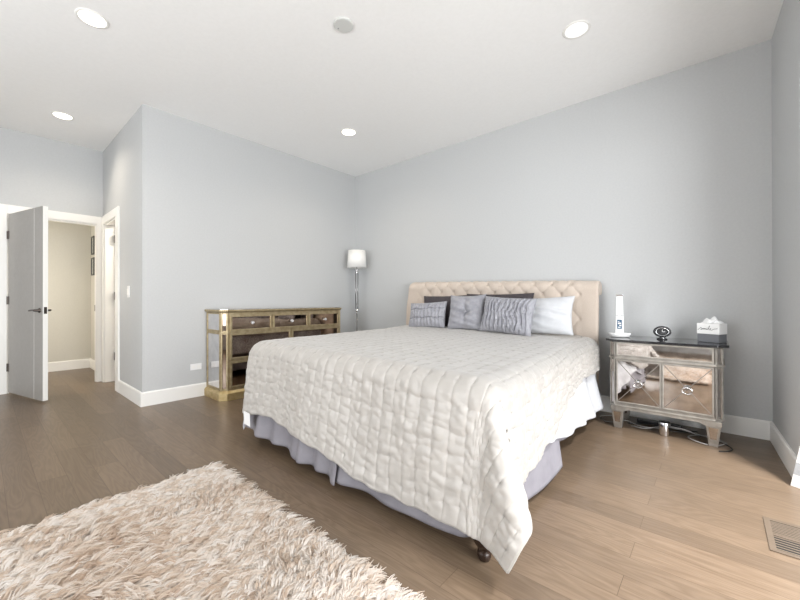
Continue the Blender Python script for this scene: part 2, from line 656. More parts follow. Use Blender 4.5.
w2 = bpy.data.objects.new('window_2', None)
COL.objects.link(w2)
w2['kind'] = 'structure'
w2.location = (2.0, YF, 0.6)
ORG['window_2'] = tuple(w2.location)
struct('window_frame', boxes([(.4, .46, YF - .09, YF - .03, .6, 2.6), (3.54, 3.6, YF - .09, YF - .03, .6, 2.6),
                              (1.97, 2.03, YF - .09, YF - .03, .66, 2.54), (.46, 3.54, YF - .09, YF - .03, .6, .66),
                              (.46, 3.54, YF - .09, YF - .03, 2.54, 2.6)]), M_trim, w2)
struct('window_glass', boxes([(.46, 1.97, YF - .064, YF - .058, .66, 2.54), (2.03, 3.54, YF - .064, YF - .058, .66, 2.54)]),
       M_glass, w2)

# ------------------------------------------------------------------ doors
# hall door, swung open into the room; local x runs from hinge to free edge, -y face seen by the camera
HL = (XE + 0.04, -3.672, 0)
ang = math.atan2(0.215, 0.812)
dr = bpy.data.objects.new('door_1', None)
COL.objects.link(dr)
dr.location = HL
dr.rotation_euler = (0, 0, ang)
dr['kind'] = 'structure'
ORG['door_1'] = (0, 0, 0)
DW = 0.84
panel = B()
box(panel, 0.0, DW - 0.20, -0.020, 0.020, 0.022, 2.035)
box(panel, DW - 0.195, DW, -0.020, 0.020, 0.022, 2.035)
box(panel, DW - 0.201, DW - 0.194, -0.015, 0.015, 0.022, 2.035)
struct('door_panel', panel, M_door, dr)
struct('inlay_line', bx(DW - .2, DW - .195, -.0205, .0205, .024, 2.033), M_trim, dr)
struct('edge_strip', bx(DW, DW + 0.003, -0.020, 0.020, 0.022, 2.035), M_trim, dr)
for s in (-1, 1):
    bm = B()
    lathe(bm, [(0.026, 0.0), (0.026, 0.008), (0.012, 0.012), (0.011, 0.05), (0.0005, 0.05)], (DW - .07, s * -0.020 if s > 0 else 0.020, 0.955), 20, 'y') if s > 0 else \
        lathe(bm, [(0.026, 0.0), (0.026, -0.008), (0.012, -0.012), (0.011, -0.05), (0.0005, -0.05)], (DW - .07, 0.020, 0.955), 20, 'y')
    y = -s * 0.064
    tube(bm, smoothpts([(DW - .065, y, .955), (DW - .10, y, .957), (DW - .15, y, .955), (DW - .185, y, .951)], 5), 0.009, 8)
    struct('door_handle', bm, M_bronze, dr, smooth=True)
struct('latch_plate', bx(DW + .003, DW + .005, -.012, .012, .92, .99), M_bronze, dr)
for z in (0.30, 1.06, 1.80):
    bm = B()
    lathe(bm, [(0.008, -.045), (0.008, .045)], (-0.012, -0.022, z), 10)
    box(bm, -0.012, 0.03, -0.0225, -0.0205, z - .045, z + .045)
    struct('hinge', bm, M_bronze, dr)

# closet door standing open beyond the side doorway
d2 = bpy.data.objects.new('door_2', None)
COL.objects.link(d2)
d2.location = (SX0 + 0.02, -D1 + T + 0.005, 0)
d2['kind'] = 'structure'
ORG['door_2'] = tuple(d2.location)
x0 = SX0 + 0.022
struct('door_panel', bx(x0, x0 + .04, -D1 + T + .004, -D1 + T + .60, .012, 2.03), M_creamdoor, d2, bevel=.002)
for z in (0.33, 1.12, 1.86):
    bm = bx(x0 + .012, x0 + .048, -D1 + T - .03, -D1 + T + .0035, z - .05, z + .05)
    lathe(bm, [(0.009, -.05), (0.009, .05)], (x0 + .052, -D1 + T + .002, z), 10)
    struct('hinge', bm, M_bronze, d2)

# strike plate on hall door jamb
tag(obj('strike_plate', bx(XE - .05, XE - .02, HY0 - .0125, HY0 - .0105, .92, 1.0), M_bronze),
    'small dark latch plate on the hall doorway jamb', 'latch plate')

# ------------------------------------------------------------------ ceiling fittings
def downlight(x, y, lit, label, power):
    t = thing('recessed_light', label, 'ceiling light', (x, y, H), group='recessed ceiling lights')
    bm = B()
    pr = [(0.094, 0.0), (0.092, -0.004), (0.080, -0.006), (0.074, -0.002)]
    seg = 40
    rings = [[bm.verts.new((x + r * math.cos(2 * PI * k / seg), y + r * math.sin(2 * PI * k / seg), H + h - .0005)) for k in range(seg)] for r, h in pr]
    for a, b in zip(rings, rings[1:]):
        for k in range(seg):
            bm.faces.new((a[k], a[(k + 1) % seg], b[(k + 1) % seg], b[k]))
    obj('trim_ring', bm, M_trim if not lit else M_trim, t, smooth=True)
    bm = B()
    lathe(bm, [(0.075, -.002), (0.074, -.005)], (x, y, H - .0005), 40)
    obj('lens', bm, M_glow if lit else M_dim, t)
    if power:
        d = bpy.data.lights.new('downlight_bulb', 'SPOT')
        d.energy = power
        d.color = (1.0, 0.87, 0.70)
        d.spot_size = R(150)
        d.spot_blend = 0.9
        d.shadow_soft_size = 0.07
        o = bpy.data.objects.new('downlight_bulb', d)
        COL.objects.link(o)
        o.parent = t
        o.location = (0, 0, -0.03)
    return t


downlight(1.044, -3.39, True, 'large lit recessed ceiling light at the top left of the photo', 34)
downlight(-0.911, -3.328, True, 'lit recessed ceiling light above the open hall door', 34)
downlight(1.087, -1.086, True, 'small lit recessed ceiling light near the far left corner of the room', 30)
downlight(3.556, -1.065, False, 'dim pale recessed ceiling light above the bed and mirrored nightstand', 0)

t = thing('smoke_detector', 'round flat light grey disc on the ceiling above the bed', 'detector', (2.322, -2.209, H))
bm = B()
lathe(bm, [(0.070, -.0005), (0.070, -.010), (0.064, -.014)], (2.322, -2.209, H), 36)
obj('cover', bm, M_detector, t)
bm = B()
lathe(bm, [(0.004, -.0142), (0.004, -.0165)], (2.322 - .045, -2.209 - .01, H), 10)
obj('indicator', bm, M_greyp, t)

# light in hall and closet
for nm, loc, en in (('hall_lamp', (-2.45, -4.1, 1.3), 38), ('closet_lamp', (-0.9, -2.1, 2.3), 45)):
    d = bpy.data.lights.new(nm, 'POINT')
    d.energy = en
    d.color = (1.0, 0.93, 0.83)
    d.shadow_soft_size = 0.12
    o = bpy.data.objects.new(nm, d)
    COL.objects.link(o)
    o.location = loc

# ------------------------------------------------------------------ switch, outlets, hall pictures
t = thing('light_switch', 'white double rocker light switch on the alcove wall', 'light switch', (-0.493, -D1, 1.12))
obj('plate', bx(-.535, -.451, -D1 - .006, -D1 - .0005, 1.09, 1.215), M_whitep, t, bevel=.002)
obj('rocker', bx(-.527, -.498, -D1 - .011, -D1 - .006, 1.12, 1.185), M_trim, t)
obj('rocker', bx(-.488, -.459, -D1 - .011, -D1 - .006, 1.12, 1.185), M_trim, t)
t = thing('wall_outlet', 'white horizontal wall outlet beside the mirrored dresser', 'outlet', (0, -2.345, 0.33))
obj('plate', bx(.0005, .006, -2.402, -2.288, .296, .364), M_whitep, t, bevel=.002)
for yy in (-2.37, -2.32):
    obj('socket', bx(.006, .0085, yy - .016, yy + .016, .314, .346), M_trim, t)
for z0, z1, w_ in ((1.77, 2.05, 'upper'), (1.45, 1.72, 'lower')):
    t = thing('picture_frame', 'small dark framed picture in the hall, the %s of the pair' % w_, 'picture', (-2.6, -2.745, z0),
              group='framed pictures in the hall')
    fx0, fx1 = -3.05, -2.85
    obj('frame', boxes([(fx0, fx1, -2.767, -2.7455, z0, z0 + .02), (fx0, fx1, -2.767, -2.7455, z1 - .02, z1),
                        (fx0, fx0 + .02, -2.767, -2.7455, z0, z1), (fx1 - .02, fx1, -2.767, -2.7455, z0, z1)]), M_frame, t)
    obj('print', bx(fx0 + .02, fx1 - .02, -2.758, -2.7455, z0 + .02, z1 - .02), M_print, t)
tag(obj('thermostat', bx(-2.45, -2.39, -2.765, -2.7455, .33, .45), M_whitep, bevel=.003),
    'small white outlet plate low on the hall wall', 'outlet')

# ------------------------------------------------------------------ floor register
t = thing('floor_register', 'tan wooden floor vent with dark slots near the right wall', 'floor vent', (4.49, -1.56, 0))
vx0, vx1, vy0, vy1 = 4.487, 4.635, -1.725, -1.411
obj('duct', bx(vx0 + .015, vx1 - .012, vy0 + .015, vy1 - .015, .0008, .002), M_ventd, t)
obj('frame', boxes([(vx0, vx0 + .022, vy0, vy1, .001, .0045), (vx1 - .016, vx1, vy0, vy1, .001, .0045),
                    (vx0 + .022, vx1 - .016, vy0, vy0 + .02, .001, .0045), (vx0 + .022, vx1 - .016, vy1 - .02, vy1, .001, .0045),
                    (vx0 + .022, vx1 - .016, -1.578, -1.562, .001, .0045)]), M_vent, t)
for k in range(6):
    y = vy0 + .026 + k * .0215
    obj('slat', bx(vx0 + .022, vx1 - .016, y, y + .0085, .002, .0032), M_vent, t)
for k in range(8):
    y = -1.556 + k * .0155
    obj('slat', bx(vx0 + .022, vx1 - .016, y, y + .0105, .002, .0032), M_vent, t)

# ------------------------------------------------------------------ white board with a grey band at the right edge
t = thing('white_board', 'white board with a grey band standing at the foot of the right wall', 'board', (4.64, -.885, 0.002))
u_ = Vector((.86, -.51, 0)).normalized()
n_v = Vector((-.51, -.86, 0)).normalized()
e0 = Vector((4.633, -.888, 0))


def board_part(z0, z1, off0):
    bm = B()
    lean = .17
    vs = []
    for z in (z0, z1):
        for a_, b_ in ((z * lean, 0), (.118, 0), (.118, -.014), (z * lean, -.014)):
            vs.append(bm.verts.new(e0 + u_ * a_ + n_v * (b_ + off0) + Vector((0, 0, z))))
    for f in ((0, 3, 2, 1), (4, 5, 6, 7), (0, 1, 5, 4), (1, 2, 6, 5), (2, 3, 7, 6), (3, 0, 4, 7)):
        bm.faces.new([vs[i_] for i_ in f])
    return bm


obj('lower_panel', board_part(.002, .072, 0), M_trim, t)
obj('band', board_part(.072, .143, 0), M_band, t, label='grey woven band')
obj('upper_panel', board_part(.143, .34, 0), M_trim, t)

# ------------------------------------------------------------------ bed
# the bed splays slightly towards the foot as the photo shows
YH, YFT = -0.26, -2.54


def bxa(y):                     # left side of the mattress
    return 1.60 + (1.40 - 1.60) * (y - YFT) / (YH - YFT)


def bxb(y):
    return 3.64 + (3.50 - 3.64) * (y - YFT) / (YH - YFT)


bed = thing('bed', 'tan tufted sleigh bed with turned dark feet against the grey wall', 'bed', (2.45, -0.25, 0))


def slab(y0, y1, z0, z1, ins, bm=None):
    bm = bm or B()
    prism(bm, [(bxa(y0) + ins, y0), (bxb(y0) - ins, y0), (bxb(y1) - ins, y1), (bxa(y1) + ins, y1)], z0, z1)
    return bm


obj('platform', slab(-2.44, -.20, .14, .30, .06), M_linen, bed, bevel=.01)
for fx, fy in ((1.65, -2.50), (3.605, -2.595), (1.5, -.28), (3.42, -.28)):
    bm = B()
    lathe(bm, [(.012, 0), (.022, .002), (.028, .018), (.028, .034), (.020, .042), (.030, .052), (.044, .075),
               (.050, .098), (.046, .118), (.030, .132), (.034, .140), (.034, .165)], (fx, fy + .04, .0), 24)
    obj('leg', bm, M_darkwood, bed, smooth=True)

# headboard: swept scroll profile with diamond tufting
HX0, HX1 = 1.235, 3.500


def ztop_h(x):
    return 1.310 + (1.250 - 1.310) * (x - HX0) / (HX1 - HX0)


prof = []            # (y, z offset below the top)
for z in np.linspace(-1.23, -.20, 70):
    prof.append((-.165 - .02 * math.sin((z + 1.23) / 1.03 * PI), z))
rc = .082
for a in np.linspace(-0.45, 4.0, 60):        # roll: from front, over the top, curling behind
    prof.append((-.095 - rc * math.cos(a), -.082 - .01 + rc * math.sin(a) - (0.02 if a < 0 else 0) * 0))
# smooth the joint
prof = np.array(prof)
arc = np.concatenate([[0], np.cumsum(np.hypot(*(prof[1:] - prof[:-1]).T))])
tot = arc[-1]
nv = 190
s_ = np.linspace(0, tot, nv)
py = np.interp(s_, arc, prof[:, 0])
pz = np.interp(s_, arc, prof[:, 1])
ker = np.ones(7) / 7
py2 = np.convolve(np.pad(py, 3, 'edge'), ker, 'valid')
pz2 = np.convolve(np.pad(pz, 3, 'edge'), ker, 'valid')
ty, tz = np.gradient(py2), np.gradient(pz2)
ln = np.hypot(ty, tz)
nyv, nzv = -tz / ln, ty / ln                 # outward (front) normal
nu = 330
xs = np.linspace(HX0, HX1, nu)
S, X = np.meshgrid(s_, xs)
s_front = tot - 0.27                         # arc position of the roll crest, roughly
dx, ds = .088, .115
a = (X - 2.37) / dx
b = (S - s_front) / ds
# diamond lattice: buttons where a+b and a-b are both even integers/2
p = (a + b) / 2
q = (a - b) / 2
dp = np.abs(p - np.round(p))
dq = np.abs(q - np.round(q))
wm = np.clip((S - 0.25) / .1, 0, 1) * np.clip((tot - 0.14 - S) / .05, 0, 1)
edge = np.clip((X - HX0 - .16) / .05, 0, 1) * np.clip((HX1 - .14 - X) / .05, 0, 1)
groove = .0032 * (np.exp(-(dp / .05) ** 2) + np.exp(-(dq / .05) ** 2))
rb = np.hypot((p - np.round(p)) * 1.0, (q - np.round(q)) * 1.0)
button = .026 * np.exp(-(rb / .13) ** 2)
puff = .010 * (np.sin(PI * dp * 1) * np.sin(PI * dq * 1))
disp = wm * edge * (-groove - button * .8 + puff)
# round the ends over
er = .03
endr = np.minimum(X - HX0, HX1 - X)
disp = disp - np.where(endr < er, er * .6 * (1 - np.sqrt(np.clip(1 - (1 - endr / er) ** 2, 0, 1))), 0)
ZT = np.array([ztop_h(x) for x in xs])[:, None]
# left end narrows slightly at the top like the photo
Xo = X + np.where(X < 1.6, (1.6 - X) / .365 * .07 * np.clip((pz2[None, :] + .45) / .45, 0, 1) ** 2, 0) - np.where(X < 1.6, (1.6 - X) / .365 * .05, 0)
P = np.stack([Xo, py2[None, :] + disp * nyv[None, :], ZT + pz2[None, :] + disp * nzv[None, :]], -1)
hb = grid_obj('headboard', P, M_linen, bed, solid=.035, off=-1)
if True:
    # make the solidify go backwards (away from the camera)
    hb.modifiers['solid'].offset = -1 if nyv[10] < 0 else 1
# buttons
kk = 0
for i in range(-13, 14):
    for j in range(-10, 3):
        if (i + j) % 2:
            continue
        xx = 2.37 + i * dx
        ss = s_front + j * ds
        if not (HX0 + .19 < xx < HX1 - .17 and .33 < ss < tot - .17):
            continue
        iu = int(np.argmin(np.abs(xs - xx)))
        iv = int(np.argmin(np.abs(s_ - ss)))
        pt = P[iu, iv]
        if pt[2] < 0.72:
            continue
        n = Vector((0, nyv[iv], nzv[iv]))
        bm = B()
        bmesh.ops.create_uvsphere(bm, u_segments=12, v_segments=8, radius=.011)
        m_ = n.to_track_quat('Z', 'Y').to_matrix().to_4x4()
        bmesh.ops.scale(bm, vec=(1, 1, .5), verts=bm.verts)
        bmesh.ops.transform(bm, matrix=Matrix.Translation(Vector(pt) + n * .004) @ m_, verts=bm.verts)
        obj('button', bm, M_linen, bed, smooth=True)
# scroll end caps
for xe, s in ((HX1, 1), (HX0 + .02, -1)):
    bm = B()
    lathe(bm, [(.055, -.03 if s > 0 else -.0), (.055, .004)], (xe - .004, -.095, ztop_h(xe) - .092), 24, 'x')
    obj('scroll_end', bm, M_linen, bed)

# mattress and box under the covers
ZB = .70
mt = slab(YFT + .04, YH - .0, .305, ZB - .04, .05)
tag(obj('mattress', mt, M_foam, bevel=.04), 'mattress under the quilt on the tufted bed', 'mattress')


def drape(name, ins, zt, Ld, Rd, Fd, hem_noise, disp_fn, n=(360, 330), rad=.085, flare=.05, y_head=YH - .02, tip=0.06, tuck=0.0, lean=0.0):
    """cloth over the mattress. Ld, Rd functions of y; Fd function of x. Returns P (nx, ny, 3)"""
    nx, ny = n
    fxl, fxr = .16, .24
    U = np.linspace(0, 1, nx)
    V = np.linspace(0, 1, ny)
    # split: left drop / top / right drop
    wtop = 2.05
    tl = .35
    tr = .65
    su = U * (tl + wtop + tr) - tl          # -tl..wtop+tr
    tf = .62
    ltop = 2.28
    sv = V * (ltop + tf)                    # 0 head .. ltop .. ltop+tf
    SU, SV = np.meshgrid(su, sv, indexing='ij')
    yy = y_head - np.clip(SV, 0, ltop) / ltop * (y_head - YFT)
    xl = 1.60 + (1.40 - 1.60) * (yy - YFT) / (YH - YFT) + ins
    xr = 3.64 + (3.50 - 3.64) * (yy - YFT) / (YH - YFT) - ins
    cx = xl + np.clip(SU, 0, wtop) / wtop * (xr - xl)
    Ldv, Rdv, Fdv = Ld(yy), Rd(yy), Fd(cx)
    exl = np.clip(-SU, 0, None) / tl * Ldv
    exr = np.clip(SU - wtop, 0, None) / tr * Rdv
    ey = np.clip(SV - ltop, 0, None) / tf * Fdv
    ex = exr - exl
    d = np.hypot(ex, ey) + 1e-9
    ux, uy = ex / d, -ey / d
    d = d * (1 - tuck * (2 * np.abs(ux * uy)) ** 3)
    # arc profile
    arcl = rad * PI / 2
    hor = np.where(d < arcl, rad * np.sin(np.clip(d / rad, 0, PI / 2)), rad + (flare * uy ** 2 + .05 * ux ** 2) * np.clip(d - arcl, 0, None))
    dz = np.where(d < arcl, rad * (1 - np.cos(np.clip(d / rad, 0, PI / 2))), rad + (d - arcl))
    # corner fold pushes outward
    cf = (2 * np.abs(ux * uy)) ** 9
    hor = hor + np.where(ux > 0, tip, .05) * cf * np.clip(d - .12, 0, None) * 1.2
    bxi = np.clip(SU, 0, wtop) / wtop
    x = xl + rad * 1.0 + bxi * (xr - xl - 2 * rad) + ux * hor
    y = np.where(ey > 0, YFT + rad, y_head - np.clip(SV, 0, ltop) / ltop * (y_head - YFT - rad)) + uy * hor
    x = x + np.where(ux > 0, lean, 0) * cf * np.clip(d - .15, 0, None)
    z = zt(cx, yy) - dz
    P = np.stack([x, y, z], -1)
    # normals
    du = np.gradient(P, axis=0)
    dv = np.gradient(P, axis=1)
    N = np.cross(du, dv)
    N /= np.linalg.norm(N, axis=-1, keepdims=True) + 1e-9
    # orient up/outward
    c0 = np.array([2.5, -1.3, .3])
    sgn = np.sign(np.sum(N * (P - c0), -1, keepdims=True))
    N = N * sgn
    D = disp_fn(SU, SV, d, P)
    P = P + N * D[..., None]
    return P, N, SU, SV


def ztq(x, y):
    lat = (x - 1.4) / 2.1
    return .715 - .02 * lat + .012 * np.sin(np.clip(lat, 0, 1) * PI) + .02 * np.clip((y + 1.0) / .7, 0, 1) * (1 - lat)


def quilt_disp(SU, SV, d, P):
    sp = .088
    a = SU / sp + .25 * vnoise(SU * 3 + 9, SV * 3)
    b = SV / (sp * 1.15) + .25 * vnoise(SU * 3 + 40, SV * 3 + 7)
    da = np.abs(a - np.round(a))
    db = np.abs(b - np.round(b))
    stitch = np.exp(-(da / .07) ** 2)
    pucker = np.exp(-((da / .13) ** 2 + (db / .13) ** 2))
    cross = np.exp(-(db / .07) ** 2)
    steep = np.clip(d / .15, 0, 1)
    puff = (np.sin(PI * da) * .5 + .25) * (np.sin(PI * db) * .6 + .4)
    # irregular wrinkles
    wr1 = np.abs(vnoise(SU * 9 + 3, SV * 16 + 1)) + .6 * np.abs(vnoise(SU * 17 + 3, SV * 23 + 5))
    wr2 = np.abs(vnoise(SU * 6 + 13, SV * 6 + 21))
    D = .0018 * puff - .0022 * stitch - .007 * pucker - .0012 * cross + (.25 + steep) * .0055 * vnoise(SU * 26, SV * 44)
    D += steep * .014 * (wr1 - .25) * (.5 + 1.6 * np.abs(vnoise(SU * 1.7 + 2, SV * 1.9 + 8))) + (1 - steep) * .005 * (wr1 - .2) + .008 * wr2
    D += .035 * steep * vnoise(SU * 2.3 + 5, SV * 2.0) * np.clip(d / .4, 0, 1)
    # long soft waves along the right side drop
    rd = np.clip((SU - 2.05) / .3, 0, 1)
    D += rd * .006 * np.sin(SV * 24 + 3 * vnoise(SU * 2, SV * 3))
    D += .004 * (1 - steep) * np.clip(1 - SV / .8, 0, 1) * np.sin(SV * 55 + SU * 20)
    return D + .018


def smooth01(t):
    t = np.clip(t, 0, 1)
    return t * t * (3 - 2 * t)


def q_Rd(y):     # drop at the right side, from the head to the foot
    return np.interp(-y, [.2, .5, 1.03, 1.57, 1.97, 2.15, 2.35, 2.54], [.28, .30, .26, .33, .44, .48, .50, .47])


def q_Fd(x):
    w = .010 * np.sin(x * 9) + .004 * np.sin(x * 31)
    return np.interp(x, [1.6, 1.9, 2.2, 2.6, 3.0, 3.3, 3.6], [.54, .52, .53, .585, .62, .64, .61]) + w


PQ, NQ, SUq, SVq = drape('quilt', 0.0, ztq, lambda y: .20 + 0 * y, q_Rd, q_Fd, 0, quilt_disp, n=(560, 520), tip=.24, tuck=.17, lean=.16, flare=.13)
quilt = thing('quilt', 'cream quilted bedspread draped over the bed with a hanging corner', 'bedspread', (2.5, -1.4, .70))
grid_obj('quilt_fabric', PQ, M_quilt, quilt, solid=.008)
# binding along the hem
hem = [PQ[i, -1] for i in range(0, PQ.shape[0], 3)]
bm = B()
tube(bm, hem + [PQ[-1, -1]], .0055, 6)
tube(bm, [PQ[-1, j] for j in range(0, PQ.shape[1], 3)], .0055, 6)
obj('binding', bm, M_quilt, quilt, smooth=True)
bm = B()
pt = PQ[int(np.argmin(np.abs(PQ[:120, -1, 0] - 1.73) + (PQ[:120, -1, 1] > -2.5) * 9)), -1]
pt = (pt[0], pt[1] - .012, pt[2])
prism(bm, [(pt[0] - .02, pt[1] - .012), (pt[0] + .085, pt[1] - .020), (pt[0] + .085, pt[1] - .018), (pt[0] - .02, pt[1] - .010)],
      pt[2] - .065, pt[2] + .03, [(pt[0] - .015, pt[1] - .018), (pt[0] + .09, pt[1] - .026), (pt[0] + .09, pt[1] - .024), (pt[0] - .015, pt[1] - .016)])
obj('care_tag', bm, M_tissue, quilt, label='white care tag')


# grey blanket between quilt and sheet
def bl_disp(SU, SV, d, P):
    return .012 * np.abs(vnoise(SU * 6, SV * 6)) + .004 * np.sin(SV * 40 + 4 * vnoise(SU * 3, SV * 3)) * np.clip(d / .2, 0, 1)


def bl_Rd(y):
    return np.interp(-y, [.2, .45, .62, .95, 1.2, 1.75, 2.1, 2.4, 2.54], [.38, .42, .40, .26, .22, .30, .49, .58, .50])


PB, _, _, _ = drape('blanket', .024, lambda x, y: ztq(x, y) - .016, lambda y: .42 + 0 * y, bl_Rd,
                    lambda x: np.interp(x, [1.6, 1.72, 2.2, 3.4, 3.6], [.56, .50, .40, .44, .50]), 0, bl_disp, n=(200, 180), rad=.08, flare=.03, tip=.02)
PB[..., 0] -= .07 * np.clip(-(np.linspace(0, 1, 200)[:, None] * 3.05 - .35) / .35, 0, 1)
b_o = tag(grid_obj('blanket', PB, M_blanket, solid=.004), 'grey marled blanket showing below the quilt at the bed side', 'blanket')

# white flat sheet hanging at the right


def sh_disp(SU, SV, d, P):
    r_ = np.clip((SU - 2.05) / .3, 0, 1)
    return r_ * (.012 * np.sin(SV * 17 + 5 * vnoise(SU * 2, SV * 2))) * np.clip(d / .3, 0, 1)


def sh_Rd(y):
    return np.interp(-y, [.2, .44, .75, 1.15, 1.6, 1.95, 2.2, 2.54], [.55, .575, .565, .53, .485, .42, .30, .20])


PS, _, _, _ = drape('sheet', .03, lambda x, y: ztq(x, y) - .03, lambda y: .15 + 0 * y, sh_Rd,
                    lambda x: .16 + 0 * x, 0, sh_disp, n=(200, 180), rad=.07, flare=.09, tip=0)
PS = PS[int(PS.shape[0] * .76):, :int(PS.shape[1] * .80)]
PS[..., 0] += .075 * np.clip((.50 - PS[..., 2]) / .4, 0, 1)
tag(grid_obj('flat_sheet', PS, M_sheet, solid=.003), 'white cotton sheet hanging below the quilt on the nightstand side', 'sheet')

# bed skirt: gathered panels round three sides
def skirt(name, pts, zlo, label, out, waves, parent):
    """pts polyline in xy, outward vector per point computed from path"""
    pts = np.array(pts, float)
    seg = np.hypot(*(pts[1:] - pts[:-1]).T)
    L_ = np.concatenate([[0], np.cumsum(seg)])
    n_ = int(L_[-1] / .008)
    s = np.linspace(0, L_[-1], n_)
    x = np.interp(s, L_, pts[:, 0])
    y = np.interp(s, L_, pts[:, 1])
    tx, ty_ = np.gradient(x), np.gradient(y)
    l = np.hypot(tx, ty_)
    ox, oy = ty_ / l * out, -tx / l * out
    rows = []
    ztop = .42
    for k in np.linspace(0, 1, 24):
        zl = zlo(s)
        z = ztop + (zl - ztop) * k
        amp = .028 * k
        wv = amp * (np.sin(s * waves + 1.3 * np.sin(s * 5.1)) * .6 + .5 * np.sin(s * waves * .43 + 2)) + .040 * k
        rows.append(np.stack([x + ox * wv, y + oy * wv, z], -1))
    return grid_obj(name, np.array(rows), M_skirt, parent, solid=.003, label=label)


sk = thing('bed_skirt', 'lilac grey gathered bed skirt hanging below the quilt', 'bed skirt', (2.55, -2.5, .05))
yk = -2.545
skirt('skirt_panel', [(1.44, -.3), (1.60, -2.45), (1.64, yk), (2.37, yk - .005)], lambda s: .085 - .03 * smooth01((s - 2.3) / .6) + .008 * np.sin(s * 12), None, 1, 26, sk) if False else None
skirt('skirt_panel', [(1.475, -.3), (1.625, -2.46), (1.655, yk + .005), (2.37, yk - .005)],
      lambda s: .095 - .03 * smooth01((s - 2.3) / .5) + .008 * np.sin(s * 12), None, 1, 24, sk)
skirt('skirt_panel', [(2.345, yk - .018), (2.74, yk - .018)], lambda s: .06 - .02 * s / .4, None, 1, 34, sk)
skirt('skirt_panel', [(2.70, yk - .004), (3.50, yk - .004), (3.54, yk + .03)], lambda s: .045 + .03 * smooth01((s - .6) / .3) + .006 * np.sin(s * 14), None, 1, 15, sk)
skirt('skirt_panel', [(3.60, -2.45), (3.575, -1.62)], lambda s: .055 + .008 * np.sin(s * 9), None, 1, 12, sk)
skirt('skirt_panel', [(3.525, -1.64), (3.44, -.32)], lambda s: .10 + .05 * s / 1.3 + .008 * np.sin(s * 11), None, 1, 16, sk)


# ------------------------------------------------------------------ pillows
def pillow(name, label, cat, w, h, t, loc, tilt, rz, mat, fn=None, group=None, roll=0.0, n=90, pinch=.06, flange=0.0):
    """local x width, z height (0..h), y thickness; front is -y"""
    u = np.linspace(-1, 1, n)
    Uu, Vv = np.meshgrid(u, u, indexing='ij')
    prof = (np.clip(1 - np.abs(Uu) ** 2.6, 0, 1) ** .55) * (np.clip(1 - np.abs(Vv) ** 2.6, 0, 1) ** .55)
    sxx = 1 - pinch * (1 - Vv ** 2) * np.abs(Uu) ** 2
    szz = 1 - pinch * (1 - Uu ** 2) * np.abs(Vv) ** 2
    X = Uu * w / 2 * sxx
    Z = Vv * h / 2 * szz + h / 2
    nz = .10 * vnoise(Uu * 3 + loc[0] * 9, Vv * 3 + 5) + .04 * vnoise(Uu * 9, Vv * 9 + 50)
    f = fn(Uu, Vv) if fn else 0
    front = -(t / 2 * prof * (1 + nz)) - (f * np.clip(prof * 1.5, 0, 1) if fn else 0)
    back = (t / 2 * prof * (1 + .5 * nz))
    bm = B()
    vf = [[bm.verts.new((X[i, j], front[i, j], Z[i, j])) for j in range(n)] for i in range(n)]
    vb = [[vf[i][j] if (i in (0, n - 1) or j in (0, n - 1)) else bm.verts.new((X[i, j], back[i, j], Z[i, j])) for j in range(n)] for i in range(n)]
    for i in range(n - 1):
        for j in range(n - 1):
            bm.faces.new((vf[i][j], vf[i + 1][j], vf[i + 1][j + 1], vf[i][j + 1]))
            try:
                bm.faces.new((vb[i][j], vb[i][j + 1], vb[i + 1][j + 1], vb[i + 1][j]))
            except ValueError:
                pass
    me = bpy.data.meshes.new(name)
    bmesh.ops.recalc_face_normals(bm, faces=bm.faces)
    bm.to_mesh(me)
    bm.free()
    for p_ in me.polygons:
        p_.use_smooth = True
    me.materials.append(mat)
    o = bpy.data.objects.new(name, me)
    COL.objects.link(o)
    o.location = loc
    o.rotation_mode = 'XYZ'
    o.rotation_euler = Euler((-tilt, roll, rz), 'XYZ')
    tag(o, label, cat, group)
    return o


def f_wrinkle(U, V):
    return .010 * np.sin((U * 2.2 + V * 3.5) * 4 + 3 * vnoise(U * 2, V * 2)) * np.clip(vnoise(U * 1.5 + 3, V * 1.5) + .4, 0, 1)


def f_lumbar(U, V):
    g = 0
    for v0 in (-.28, .42):
        g = g - .016 * np.exp(-((V - v0 - .03 * np.sin(U * 9)) / .05) ** 2)
    g = g + .008 * np.sin(U * 34 + 4 * vnoise(U * 4, V * 3)) * (.4 + .6 * np.abs(np.sin(V * 5)))
    g = g - .01 * np.exp(-((U + .05 - V * .25) / .05) ** 2)
    return g


def f_tuft(U, V):
    r = np.hypot(U, V)
    a = np.arctan2(V, U)
    return -.055 * np.exp(-(r / .20) ** 2) - .024 * np.exp(-(r / .75) ** 2) * np.abs(np.cos(2 * a)) ** 6 * (1 - np.exp(-(r / .1) ** 2)) + .004 * np.sin(V * 16 + U * 5)


def f_ruche(U, V):
    w = vnoise(U * 3 + 7, V * 2)
    return .009 * np.sin(U * 38 + 1.5 * np.sin(V * 4 + 2 * w) + 5 * w) + .006 * np.sin(U * 61 + 9 * vnoise(U * 4, V * 4))


